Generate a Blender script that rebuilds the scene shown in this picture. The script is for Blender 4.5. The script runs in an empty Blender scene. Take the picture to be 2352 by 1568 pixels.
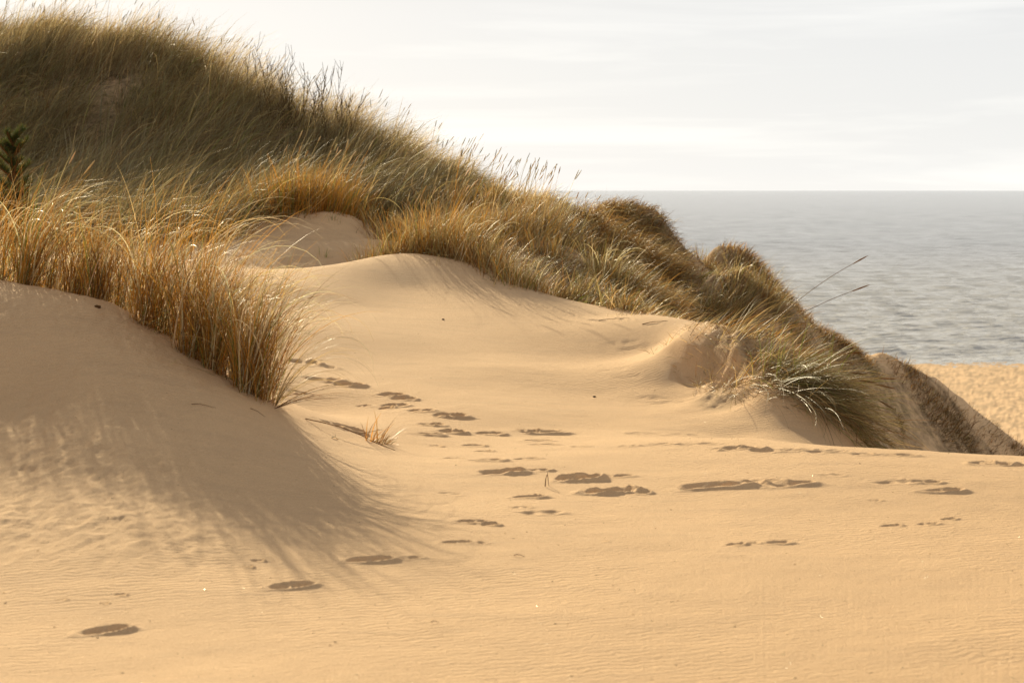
import bpy, math, random
import numpy as np
random.seed(4)
R = np.random.default_rng(11)
SC = bpy.context.scene
COL = SC.collection
rad = math.radians

# ------------------------------------------------------------------ camera, exposure, sun, sky
F = 3920.0            # focal length in units of the 2352 px wide photograph (60 mm on 36 mm)
ZC = 1.6              # camera height
HOR = 437.0           # row of the horizon
cd = bpy.data.cameras.new('camera'); cam = bpy.data.objects.new('camera', cd); COL.objects.link(cam)
cam.location = (0, 0, ZC); cam.rotation_euler = (rad(90), 0, 0)
cd.lens = 60; cd.sensor_width = 36; cd.shift_y = -(784 - HOR) / 2352
cd.clip_start = 0.1; cd.clip_end = 60000
cd.dof.use_dof = True; cd.dof.focus_distance = 14.5; cd.dof.aperture_fstop = 4.5
SC.camera = cam
SC.view_settings.view_transform = 'Standard'; SC.view_settings.look = 'None'
SC.view_settings.gamma = 1; SC.view_settings.exposure = 0.70
SUN_AZ, SUN_EL = 18.0, 18.3     # degrees to the left of the view direction, height
sd = bpy.data.lights.new('sun', 'SUN'); sun = bpy.data.objects.new('sun', sd); COL.objects.link(sun)
sd.energy = 5.0; sd.angle = rad(0.5); sd.color = (1.0, 0.85, 0.57)
sun.rotation_euler = (rad(90 - SUN_EL), 0, rad(180 + SUN_AZ))
sun.location = (-20, 40, 20)

W = bpy.data.worlds.new('World'); SC.world = W; W.use_nodes = True
nt = W.node_tree; nt.nodes.clear()
def N(t, ty, **k):
    n = t.nodes.new(ty)
    for a, b in k.items():
        if a in n.inputs.keys() if isinstance(a, str) else False: n.inputs[a].default_value = b
        else: setattr(n, a, b)
    return n
def sky():
    t = nt; L = t.links.new
    out = N(t, 'ShaderNodeOutputWorld'); bg = N(t, 'ShaderNodeBackground'); bg.inputs[1].default_value = 0.1
    nis = N(t, 'ShaderNodeTexSky'); nis.sky_type = 'NISHITA'; nis.sun_disc = False
    nis.sun_elevation = rad(SUN_EL); nis.sun_rotation = rad(-SUN_AZ); nis.air_density = 1.0; nis.dust_density = 2.0
    tc = N(t, 'ShaderNodeTexCoord')
    sep = N(t, 'ShaderNodeSeparateXYZ'); L(tc.outputs['Generated'], sep.inputs[0])
    # thin bright overcast: paler low down, greyer overhead
    cr = N(t, 'ShaderNodeValToRGB'); L(sep.outputs[2], cr.inputs[0])
    e = cr.color_ramp.elements
    e[0].position = 0.0; e[0].color = (.60, .595, .575, 1)
    e[1].position = 1.0; e[1].color = (.20, .19, .185, 1)
    for p, c in ((.012, (.57, .572, .562)), (.05, (.535, .54, .537)), (.10, (.515, .52, .522)), (.32, (.36, .355, .345))):
        q = e.new(p); q.color = (*c, 1)
    mp = N(t, 'ShaderNodeMapping'); L(tc.outputs['Generated'], mp.inputs[0])
    mp.inputs['Scale'].default_value = (1.5, 1.5, 20); mp.inputs['Rotation'].default_value = (0, rad(3.0), 0)
    no = N(t, 'ShaderNodeTexNoise'); L(mp.outputs[0], no.inputs[0])
    no.inputs['Scale'].default_value = 2.3; no.inputs['Detail'].default_value = 7; no.inputs['Roughness'].default_value = .55
    no.inputs['Distortion'].default_value = .5
    r2 = N(t, 'ShaderNodeValToRGB'); L(no.outputs[0], r2.inputs[0])
    r2.color_ramp.elements[0].position = .48; r2.color_ramp.elements[0].color = (.985, .985, .985, 1)
    r2.color_ramp.elements[1].position = .66; r2.color_ramp.elements[1].color = (1.10, 1.093, 1.075, 1)
    mu = N(t, 'ShaderNodeMix'); mu.data_type = 'RGBA'; mu.blend_type = 'MULTIPLY'; mu.inputs[0].default_value = 1
    L(cr.outputs[0], mu.inputs[6]); L(r2.outputs[0], mu.inputs[7])
    sc = N(t, 'ShaderNodeMix'); sc.data_type = 'RGBA'; sc.blend_type = 'MULTIPLY'; sc.inputs[0].default_value = 1
    L(mu.outputs[2], sc.inputs[6]); sc.inputs[7].default_value = (10, 10, 10, 1); sc.clamp_result = False
    mx = N(t, 'ShaderNodeMix'); mx.data_type = 'RGBA'; mx.inputs[0].default_value = .97; mx.clamp_result = False
    L(nis.outputs[0], mx.inputs[6]); L(sc.outputs[2], mx.inputs[7])
    L(mx.outputs[2], bg.inputs[0]); L(bg.outputs[0], out.inputs[0])
sky()

# ------------------------------------------------------------------ helpers
def tag(o, label=None, cat=None, group=None, kind=None):
    if label: o['label'] = label
    if cat: o['category'] = cat
    if group: o['group'] = group
    if kind: o['kind'] = kind
    return o
def empty(name, loc):
    o = bpy.data.objects.new(name, None); COL.objects.link(o); o.location = loc; o.empty_display_size = .2
    return o
def mesh_obj(name, V, Q, mat, parent=None, col=None, smooth=True, origin=None):
    """V (n,3) float, Q (m,4) or (m,3) int"""
    V = np.asarray(V, dtype=np.float32).reshape(-1, 3); Q = np.asarray(Q, dtype=np.int32)
    if origin is not None: V = V - np.asarray(origin, dtype=np.float32)
    me = bpy.data.meshes.new(name)
    k = Q.shape[1]
    me.vertices.add(len(V)); me.vertices.foreach_set('co', V.ravel())
    me.loops.add(Q.size); me.loops.foreach_set('vertex_index', Q.ravel())
    me.polygons.add(len(Q)); me.polygons.foreach_set('loop_start', np.arange(0, Q.size, k, dtype=np.int32))
    if smooth: me.polygons.foreach_set('use_smooth', np.ones(len(Q), dtype=bool))
    if col is not None:
        a = me.color_attributes.new('tint', 'FLOAT_COLOR', 'POINT')
        c = np.ones((len(V), 4), dtype=np.float32); c[:, :3] = col; a.data.foreach_set('color', c.ravel())
    me.update(calc_edges=True)
    me.materials.append(mat)
    o = bpy.data.objects.new(name, me); COL.objects.link(o)
    if parent is not None: o.parent = parent
    elif origin is not None: o.location = origin
    return o
_T = np.random.default_rng(5).random((256, 256))
def vn(x, y, s=0):
    x = np.asarray(x, float) + s * 17.31; y = np.asarray(y, float) + s * 9.7
    xi = np.floor(x).astype(int); yi = np.floor(y).astype(int)
    fx = x - xi; fy = y - yi; fx = fx * fx * fx * (fx * (fx * 6 - 15) + 10); fy = fy * fy * fy * (fy * (fy * 6 - 15) + 10)
    a = _T[xi & 255, yi & 255]; b = _T[(xi + 1) & 255, yi & 255]; c = _T[xi & 255, (yi + 1) & 255]; d = _T[(xi + 1) & 255, (yi + 1) & 255]
    return (a * (1 - fx) + b * fx) * (1 - fy) + (c * (1 - fx) + d * fx) * fy * 1.0 - 0.5
def fbm(x, y, o=4, s=0):
    r = 0; a = 1
    for i in range(o):
        r = r + a * vn(x * 2 ** i, y * 2 ** i, s + i * 3); a *= .5
    return r
def sst(a, b, x):
    t = np.clip((x - a) / (b - a), 0, 1); return t * t * (3 - 2 * t)

# ------------------------------------------------------------------ the land: heights of ridges, slopes and hollows
# (bearing, sight row, distance): bearing = 1176 + F*x/y, row gives the height z = ZC-(row-HOR)*y/F
P = [ # foreground flat
 (0,1568,5.62),(600,1568,5.58),(1176,1568,5.55),(1800,1568,5.5),(2352,1568,5.45),
 (0,1310,7.18),(150,1318,7.12),(300,1325,7.06),(600,1290,7.36),(1176,1300,7.27),(1800,1300,7.2),(2352,1300,7.15),
 (900,1200,8.2),(1176,1150,8.8),(1500,1150,8.78),(1800,1150,8.7),(2352,1150,8.65),
 # left slope
 (0,1100,8.75),(0,900,10.3),(0,645,12.3),(-300,1300,7.3),(-300,1000,9.2),(-300,620,12.5),
 (250,1180,8.0),(250,1000,9.3),(250,850,10.4),(250,695,11.7),(120,665,12.0),
 (400,1180,8.1),(400,1050,9.1),(400,930,10.0),(400,805,11.1),(480,855,10.85),
 (560,1180,8.3),(560,1050,9.3),(560,960,10.05),(560,895,10.7),
 (700,1150,8.75),(700,1040,9.7),(700,972,10.55),(830,1120,9.1),(830,1040,10.1),(830,1008,10.7),
 (1000,1080,9.7),(1000,1000,11.2),(1176,1060,10.0),(1300,1060,10.0),(1500,1060,10.0),
 # hollow behind slope and the round mound
 (650,940,12.5),(650,850,13.9),(650,750,15.6),(650,652,17.6),(540,760,15.4),(540,690,17.0),(420,740,15.6),(420,690,17.2),
 (800,900,13.1),(800,800,15.0),(800,700,17.4),(780,610,19.3),(860,590,20.0),
 (1000,940,12.35),(1000,850,14.2),(1000,750,16.4),(950,660,18.6),(940,583,20.3),(1050,598,20.1),
 (1200,950,12.3),(1200,850,14.3),(1200,750,16.5),(1200,662,18.7),(1130,625,19.5),
 (1290,695,17.8),(1380,726,17.1),(1380,800,15.6),(1380,900,13.6),(1380,980,12.0),
 (1500,724,16.9),(1500,800,15.4),(1500,900,13.5),(1500,980,12.0),
 (1600,738,16.2),(1540,800,14.6),(1570,940,12.7),(1585,868,13.7),(1590,775,14.3),(1600,745,15.4),(1640,955,12.35),(1640,890,13.25),(1640,848,13.55),(1640,782,14.0),(1650,752,15.4),
 (1700,975,12.0),(1700,925,12.65),(1700,865,13.05),(1700,797,13.6),(1710,775,14.8),(1760,1000,11.7),(1760,955,12.2),(1760,890,12.6),(1768,828,13.1),(1775,805,14.2),
 (1830,1018,11.6),(1830,985,12.0),(1830,915,12.35),(1838,864,12.8),(1850,850,13.8),(1900,1015,11.9),(1900,915,12.6),(1915,900,13.4),(1960,1012,12.9),(1960,985,13.5),(1680,1003,11.7),(1750,1009,11.35),
 # foreground crest right
 (1550,1010,11.0),(1750,1009,11.0),(2000,1026,10.6),(2352,1051,10.2),(2700,1075,9.9),
 # bare sand behind the mound
 (620,622,20.2),(480,605,20.2),(700,562,21.7),(800,560,21.6),(850,512,24.0),(680,502,23.7),(560,530,23.6),
 (900,545,24),(1000,522,24.5),(1150,555,22.5),(1250,520,24),(1300,600,21.5),
 # big grass hill
 (0,520,26.5),(200,512,26.5),(400,500,27),(800,465,28.3),(950,440,28),
 (-300,330,31),(0,330,31.3),(300,330,31.3),(500,345,30.8),(700,385,30.2),(850,410,29.6),
 (-400,190,35),(-200,150,35.3),(0,125,35.6),(200,112,35.6),(350,140,35.2),(500,205,34.4),(650,280,33.2),(800,338,31.8),(950,395,30),(1050,436,28),(1200,478,26),(1290,505,25),
 # headland
 (1340,498,26.5),(1390,478,28),(1440,464,28.6),(1510,488,28.9),(1545,545,28.9),(1585,576,29),(1650,554,29.6),(1720,590,30.1),(1780,660,30.5),(1850,722,31),(1950,806,32),(2060,829,33),(2130,868,33.5),(2210,915,34),(2352,1030,34.5),(2600,1200,35),
 (1340,600,24.6),(1440,612,26.8),(1510,640,27.2),(1585,690,27.2),(1650,690,28.1),(1720,725,28.5),(1780,775,28.9),(1850,830,29.5),(1950,885,30.6),
 (1300,690,19.3),(1440,716,18),(1440,690,22),(1380,640,22.2),(1540,712,22),(1560,700,24.6),
 (1630,660,24.5),(1700,652,24.9),(1780,690,25.1),(1850,752,25.2),(1920,830,25.6),(1630,728,23.2),(1700,745,23.5),(1780,800,23.7),(1850,865,23.8),(1920,940,24.0),
 (2000,900,30.8),(2000,990,29.6),(2060,900,32),(2060,1000,30.6),(2130,960,32.2),(2130,1035,31.2),(2210,1000,33),(2210,1050,32.2),(2352,1075,33.6),
]
ctrl = [((px - 1176) / F, math.log(y), ZC - (py - HOR) * y / F) for px, py, y in P]
def C(px, y, z): ctrl.append(((px - 1176) / F, math.log(y), z))
for px in (-600, 0, 600, 1176, 1800, 2352, 3000):
    C(px, 1.5, 0); C(px, 3.4, -.01)
C(-900, 5.5, .25); C(-900, 9, 1.0); C(-900, 13, 1.4); C(3200, 6, 0.02); C(3200, 9, -.05)
for px, y, z in ((0,14,.8),(250,13.6,.66),(400,13.2,.40),(560,12.6,.12),(-300,14.5,1.0),(0,18,.85),(200,18,.75),(-300,22,.95),(-900,24,1.0),(200,21,.82),(400,21,.82),
    (940,22,.70),(1060,21.8,.68),(800,20.6,.62),
    (2000,12,-.35),(2000,14,-1.0),(1900,15.5,-.62),(2000,16.5,-1.1),(2352,11.8,-.35),(2352,14,-1.2),(2352,18,-2.5),(2200,20,-2.2),(2352,23,-3.0),(2700,12,-.5),(2700,16,-2.3),(2700,22,-3.6),(3100,14,-1.5),(3100,24,-4.8),
    (1450,19.5,.20),(1600,18.4,.15),(1750,17.5,-.3),(1850,19,-.9),(1750,20.5,-.7),(1900,20.5,-1.5),(2000,20,-1.9),(2000,25,-2.4),(2100,26,-2.9),(2200,28.5,-3.4),(1640,26.4,-.25),(1740,26.8,-.6),(1850,27,-1.3),(1480,25,.3),
    (1545,29.6,.3),(1570,29.6,.2),(1600,29.8,.2),(1630,30.5,.3),(1320,28,.9),(1450,32,-.2),(1650,32,-.6),(1850,34,-2.4),(2060,36,-3.2),(2210,37,-4.2),(2352,37.5,-5.2),(2600,38,-6.8),
    (-800,30,2.0),(-800,36,3.4),(-800,44,2.4),(-400,44,3.0),(0,44,3.4),(300,44,3.2),(600,41,1.6),(800,38,.8),(1000,34,.4),(1200,31,-.1),
    (3100,35,-8),(3100,30,-6.5),
    (-800,62,-4),(0,62,-4),(600,60,-5.5),(1100,48,-6),(1500,44,-5.5),(1850,46,-6.6),(2352,48,-7.6),(3100,48,-9)):
    C(px, y, z)
for px in (-1000, 0, 800, 1500, 2100, 2352, 3200):
    C(px, 60 if px > 1200 else 74, -9.2 if px > 1200 else -9.2); C(px, 80, -9.95); C(px, 100, -10.2); C(px, 121, -10.42); C(px, 150, -11.4)
ctrl = np.array(ctrl)
def phi(r2): return r2 * np.log(r2 + 1e-12)
n_ = len(ctrl); d2 = ((ctrl[:, None, :2] - ctrl[None, :, :2]) ** 2).sum(-1)
A = np.zeros((n_ + 3, n_ + 3)); A[:n_, :n_] = phi(d2) + np.eye(n_) * 2e-5
A[:n_, n_] = 1; A[:n_, n_ + 1:] = ctrl[:, :2]; A[n_:, :n_] = A[:n_, n_:].T
sol = np.linalg.solve(A, np.concatenate([ctrl[:, 2], np.zeros(3)]))
def base(u, t):
    sh = u.shape; u = u.ravel(); t = t.ravel(); o = np.empty(len(u))
    for i in range(0, len(u), 60000):
        uu = u[i:i + 60000].astype(np.float32); tt = t[i:i + 60000].astype(np.float32)
        r2 = (uu[:, None] - ctrl[:, 0].astype(np.float32)) ** 2 + (tt[:, None] - ctrl[:, 1].astype(np.float32)) ** 2
        o[i:i + 60000] = (r2 * np.log(r2 + 1e-12)) @ sol[:n_] + sol[n_] + sol[n_ + 1] * uu + sol[n_ + 2] * tt
    return o.reshape(sh)
us = np.concatenate([np.linspace(-.62, -.34, 120, endpoint=False), np.linspace(-.34, .34, 900, endpoint=False), np.linspace(.34, .62, 121)])
ts = np.concatenate([np.linspace(math.log(1.2), math.log(5), 60, endpoint=False), np.linspace(math.log(5), math.log(13.5), 640, endpoint=False),
                     np.linspace(math.log(13.5), math.log(45), 420, endpoint=False), np.linspace(math.log(45), math.log(150), 160)])
U, T = np.meshgrid(us, ts, indexing='ij')
Yg = np.exp(T); Xg = U * Yg; PX = 1176 + U * F
Z = base(U, T)
# lumps: gentle on bare sand, rough on the grown-over headland and hill
rough = sst(20.5, 23.5, Yg) * (1 - sst(58, 66, Yg))
knoll = sst(1560, 1650, PX) * sst(12.2, 13.0, Yg) * (1 - rough)
mound = sst(12, 14, Yg) * (1 - sst(19.5, 20.5, Yg)) * (1 - sst(1500, 1600, PX))
Z += rough * ((.14 + .12 * sst(1340, 1450, PX) * (1 - sst(2000, 2080, PX))) * fbm(Xg * .9, Yg * .9, 4, 1) + .06 * fbm(Xg * 3, Yg * 3, 3, 2))
Z += knoll * (.06 * fbm(Xg * 2.2, Yg * 2.2, 4, 3) + .045 * fbm(Xg * 8, Yg * 8, 4, 17) * sst(1570, 1640, PX)) * sst(0, 1, Yg - 12.2)
near = 1 - sst(13, 20, Yg)
Z += near * (.010 * fbm(Xg * .9, Yg * .9, 3, 4) + .0035 * fbm(Xg * 5, Yg * 5, 3, 5))
slope = sst(6.8, 8, Yg) * (1 - sst(11.5, 13, Yg)) * (1 - sst(420, 760, PX))
Z += slope * (.012 * fbm(Xg * 4.5 + Yg * 1.0, Yg * 1.6, 4, 15) + .012 * fbm(Xg * 16, Yg * 9, 3, 16))
Z += mound * .02 * fbm(Xg * .6, Yg * .6, 2, 6)
# beach: old tracks in lines
bch = sst(70, 78, Yg) * (1 - sst(114, 119, Yg))
Z += bch * (.05 * fbm(Xg * .9, Yg * .55, 4, 7) * (1 - sst(80, 94, Yg) * .95) + .07 * np.exp(-((Yg - 113.5) / .4) ** 2) * (vn(Xg * .4, Yg * 0, 3) + .5)
          + .08 * np.exp(-((Yg - 103 - .4 * vn(Xg * .2, Yg * 0, 9)) / .35) ** 2) * (vn(Xg * .7, Yg * 0, 3) + .6))

def idx(px, y):
    iu = np.interp((np.asarray(px, float) - 1176) / F, us, np.arange(len(us))); it = np.interp(np.log(y), ts, np.arange(len(ts)))
    return iu, it
def hz(px, y):
    """height of the land at bearing px and distance y"""
    iu, it = idx(px, y); a = np.clip(iu.astype(int), 0, len(us) - 2); b = np.clip(it.astype(int), 0, len(ts) - 2); fa = iu - a; fb = it - b
    return (Z[a, b] * (1 - fa) + Z[a + 1, b] * fa) * (1 - fb) + (Z[a, b + 1] * (1 - fa) + Z[a + 1, b + 1] * fa) * fb
def gp(px, y):
    px = np.asarray(px, float); y = np.asarray(y, float)
    return np.stack([(px - 1176) / F * y, y, hz(px, y)], -1)
def gxy(x, y): return gp(1176 + F * np.asarray(x) / np.asarray(y), y)
def seen(px, py):
    """distance at which the land is first met along a sight row"""
    i = int(round(float(np.interp((px - 1176) / F, us, np.arange(len(us))))))
    rows = HOR + (ZC - Z[i]) / Yg[i] * F
    k = np.argmax(rows <= py) if (rows <= py).any() else len(ts) - 1
    return float(Yg[i, k])

# footprints: dents with a pushed-up rim (bearing, row, length m, heading deg, depth m, rough)
FP = [(240,1450,.27,20,.050,0),(670,1347,.26,22,.042,0),(840,1286,.30,8,.055,0),(930,1281,.20,12,.018,0),(590,1287,.10,0,.03,0),(570,1301,.08,0,.024,0),
 (275,1366,.08,5,.026,0),(238,1386,.06,5,.02,0),(140,1376,.08,10,.012,0),(1085,1199,.22,-12,.045,0),(1125,1206,.13,0,.03,0),(1045,1245,.16,5,.03,0),(1090,1245,.15,5,.012,0),
 (695,833,.40,-15,.085,0),(745,842,.26,-10,.05,0),(740,872,.42,-12,.075,0),(800,885,.34,-12,.07,0),(672,899,.18,-5,.03,0),(700,903,.14,-5,.02,0),
 (900,908,.28,-18,.06,0),(925,916,.25,-10,.06,0),(905,932,.3,-15,.05,0),(960,943,.30,-20,.05,0),(1030,955,.34,-15,.075,0),(828,932,.16,0,.03,0),(885,938,.16,0,.03,0),
 (985,975,.26,-15,.05,0),(1035,992,.30,-15,.06,0),(1120,996,.28,-12,.06,0),(985,997,.26,-10,.05,0),(800,984,.28,-12,.06,0),(760,975,.22,-12,.03,0),
 (1245,995,.38,0,.075,0),(1210,991,.2,0,.04,0),(1235,1012,.22,0,.03,0),(1245,1021,.24,0,.025,0),(1090,1024,.2,0,.03,0),(1110,1037,.16,0,.03,0),(1000,1024,.12,0,.025,0),
 (1040,1052,.15,-5,.02,0),(1115,1057,.28,-8,.05,1),(1210,1054,.22,12,.022,0),
 (1150,1086,.34,5,.07,1),(1235,1080,.2,10,.03,1),(1325,1102,.34,14,.08,1),(1410,1094,.24,0,.035,1),(1400,1129,.36,3,.08,1),(1460,1124,.2,5,.04,1),
 (1215,1143,.20,0,.04,0),(1195,1165,.14,-3,.018,0),(1235,1177,.28,2,.024,0),(1030,1133,.18,-25,.012,0),
 (1620,1118,.42,8,.075,0),(1700,1108,.36,0,.06,0),(1810,1113,.36,0,.055,0),(1745,1102,.3,4,.035,0),
 (1690,1031,.34,-3,.06,1),(1790,1035,.40,2,.035,0),(1505,1021,.28,0,.03,0),(1440,1024,.2,0,.022,0),(1330,1026,.2,0,.018,0),(1600,1020,.3,2,.02,0),(1470,996,.4,0,.018,0),(1570,998,.3,0,.016,0),
 (1900,1037,.3,2,.03,0),(2055,1045,.30,0,.035,0),(1985,1043,.2,0,.02,0),(2280,1066,.3,5,.05,1),(2330,1070,.24,0,.04,0),(2255,1062,.2,0,.03,0),
 (2165,1128,.26,0,.05,0),(2050,1107,.3,0,.025,0),(2130,1108,.2,0,.03,0),(2045,1208,.13,8,.026,0),(2130,1203,.14,10,.018,0),(2180,1192,.1,15,.02,0),
 (1690,1250,.12,8,.024,0),(1790,1247,.16,10,.022,0),(1730,1248,.1,8,.012,0),(1390,1243,.05,0,.012,0),(2010,1150,.1,0,.012,0),(1900,1092,.2,0,.015,0)]
trail = [(950,592),(985,600),(1020,612),(1050,622),(1075,637),(1095,648),(1118,657),(1140,668),(1150,680),(1175,690),(1190,700),(1225,700),(1250,708),(1290,717),(1310,722),(1165,664),(1195,672),(1330,727),(1420,735),(1440,736),(1500,745)]
def dent(x0, y0, Ln, hd, dep, rg, k):
    iu0, it0 = idx(1176 + F * (x0 - Ln * 1.6) / y0, y0 - Ln * 1.8); iu1, it1 = idx(1176 + F * (x0 + Ln * 1.6) / y0, y0 + Ln * 1.8)
    sl = (slice(int(iu0), int(iu1) + 2), slice(int(it0), int(it1) + 2))
    X = Xg[sl] - x0; Y = Yg[sl] - y0; c, s = math.cos(rad(hd)), math.sin(rad(hd))
    a = (X * c + Y * s) / (Ln * .5); b = (-X * s + Y * c) / (Ln * .25)
    w1 = .42 * fbm((X + k) * 7, (Y + k * 2) * 7, 2, 2); w2 = .42 * fbm((X + k) * 7 + 9, (Y + k * 2) * 7 + 4, 2, 3); a = a + w1; b = b * 1.05 + w2
    b2 = b + .3 * (a * a - .4); r = np.sqrt(a * a + b2 * b2)
    hs = .75 + .25 * math.sin(k * 2.1); tw = .75 - .2 * math.sin(k * 2.1)
    d = -dep * (hs * np.exp(-((a + .42) / .40) ** 2 - (b2 / .62) ** 2) + tw * np.exp(-((a - .45) / .42) ** 2 - (b2 / .55) ** 2))
    d += dep * .42 * np.exp(-((r - 1.25) / .28) ** 2) * (.7 + 1.5 * w1 + .4 * np.clip(a, -1, 1))
    d += dep * .22 * fbm((X + k) * 26, (Y + k) * 26, 3, 6) * (1 - sst(.5, 1.4, r)); d += dep * .30 * np.exp(-((a - .05) / .16) ** 2 - (b2 / .7) ** 2)
    if rg: d += dep * .55 * fbm((X + k) * 14, (Y + k) * 14, 4, 8) * (1 - sst(.9, 1.7, r))
    Z[sl] += d
for k, (px, py, Ln, hd, dep, rg) in enumerate(FP):
    y0 = seen(px, py); dent((px - 1176) / F * y0, y0, Ln * (.62 if y0 < 7.6 else .74), hd, dep * (.66 if y0 < 9 else .60), rg, k * 1.7)
for k, (px, py) in enumerate(trail):
    y0 = seen(px, py); dent((px - 1176) / F * y0, y0, .16, -30, .011, 0, k * 2.3)
# faint scuffs of blown sand on the mound
for px, py, Ln in ((1410,850,.5),(1440,868,.4),(1395,838,.4),(1490,915,.5),(1550,925,.6),(1430,792,.6),(1470,800,.6)):
    y0 = seen(px, py); dent((px - 1176) / F * y0, y0, Ln * .6, -12, .007, 1, px)
# trampled sand in the shade behind the mound
tr = sst(19.8, 20.6, Yg) * (1 - sst(25.5, 27, Yg)) * (1 - sst(880, 960, PX))
Z += tr * .07 * fbm(Xg * 1.5, Yg * 1.5, 3, 12)
tr2 = sst(12.8, 13.6, Yg) * (1 - sst(17, 18, Yg)) * (1 - sst(560, 620, PX)) * sst(330, 400, PX)
Z += tr2 * .07 * fbm(Xg * 2.2, Yg * 2.2, 3, 13)
# undercut sand ledge on the knoll
yl = 13.55 - (PX - 1640) * .006 + .12 * vn(PX * .02, 0 * PX, 4)
led = sst(1490, 1585, PX) * (1 - sst(1690, 1730, PX))
Z += led * (.09 * sst(0, .14, Yg - yl) * (1 - sst(.3, 1.4, Yg - yl)) - .05 * np.exp(-((Yg - yl + .14) / .14) ** 2))

# plan maps of growth: 1 where litter and roots darken the sand
litter = np.zeros_like(Z)
ridge_y = np.interp(PX, [-900, 0, 400, 700, 950, 1150, 1330, 1400, 1560, 1720, 1850, 1950, 2060, 2350], [35.6, 35.6, 35, 32.8, 30, 27, 25.5, 28, 28.3, 29.8, 31, 32, 33, 34.5])
foot_y = np.interp(PX, [-900, 300, 520, 640, 820, 900, 1050, 1250, 1380, 1540], [22.5, 22.5, 23, 24.2, 25, 22.5, 20.8, 19.3, 18.2, 19.5])
litter = np.maximum(litter, sst(-.3, 1.0, Yg - foot_y) * (1 - sst(1540, 1700, PX)) * (1 - sst(54, 58, Yg)))
nz = fbm(Xg * .8, Yg * .8, 4, 21)
head = sst(1500, 1600, PX) * sst(19, 20, Yg) * (1 - sst(38, 44, Yg))
litter = np.maximum(litter, head * sst(-.05, .25, nz + .15 * (1 - sst(2000, 2200, PX))) * .8)
litter = np.clip(litter, 0, 1)
wrack = sst(100, 101, Yg) * sst(-.12, .25, fbm(Xg * .5, Yg * 2.0, 4, 31)) * np.maximum.reduce([np.exp(-((Yg - c_ - 1.0 * vn(Xg * .12, 0 * Xg, c_)) / w_) ** 2) for c_, w_ in ((114.6, .35), (109.5, .3), (104.0, .45))]) * 1.6
colr = np.stack([litter, np.clip(knoll * sst(-.1, .3, fbm(Xg * 3, Yg * 3, 3, 30)) + wrack, 0, 1), sst(114, 120, Yg)], -1)

# ------------------------------------------------------------------ materials
def new_mat(name):
    m = bpy.data.materials.new(name); m.use_nodes = True; t = m.node_tree; t.nodes.clear(); return m, t
def mixc(t, f, a, b, mode='MIX'):
    n = t.nodes.new('ShaderNodeMix'); n.data_type = 'RGBA'; n.blend_type = mode
    for s, v in ((0, f), (6, a), (7, b)):
        if hasattr(v, 'is_output'): t.links.new(v, n.inputs[s])
        elif isinstance(v, tuple): n.inputs[s].default_value = (*v, 1)
        else: n.inputs[s].default_value = v
    return n.outputs[2]
def noise(t, vec, scale, detail=4, rough=.55, dist=0):
    n = t.nodes.new('ShaderNodeTexNoise'); t.links.new(vec, n.inputs[0])
    n.inputs['Scale'].default_value = scale; n.inputs['Detail'].default_value = detail; n.inputs['Roughness'].default_value = rough; n.inputs['Distortion'].default_value = dist
    return n.outputs[0]
def ramp(t, v, a, b, ca=(0, 0, 0), cb=(1, 1, 1)):
    n = t.nodes.new('ShaderNodeValToRGB'); t.links.new(v, n.inputs[0])
    n.color_ramp.elements[0].position = a; n.color_ramp.elements[1].position = b
    n.color_ramp.elements[0].color = (*ca, 1); n.color_ramp.elements[1].color = (*cb, 1); return n.outputs[0]
def mth(t, op, a, b=None):
    n = t.nodes.new('ShaderNodeMath'); n.operation = op
    for i, v in enumerate((a, b)):
        if v is None: continue
        if hasattr(v, 'is_output'): t.links.new(v, n.inputs[i])
        else: n.inputs[i].default_value = v
    return n.outputs[0]
def bump(t, h, strength, dist, nrm=None):
    n = t.nodes.new('ShaderNodeBump'); t.links.new(h, n.inputs['Height']); n.inputs['Strength'].default_value = strength; n.inputs['Distance'].default_value = dist
    if nrm is not None: t.links.new(nrm, n.inputs['Normal'])
    return n.outputs[0]
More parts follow.
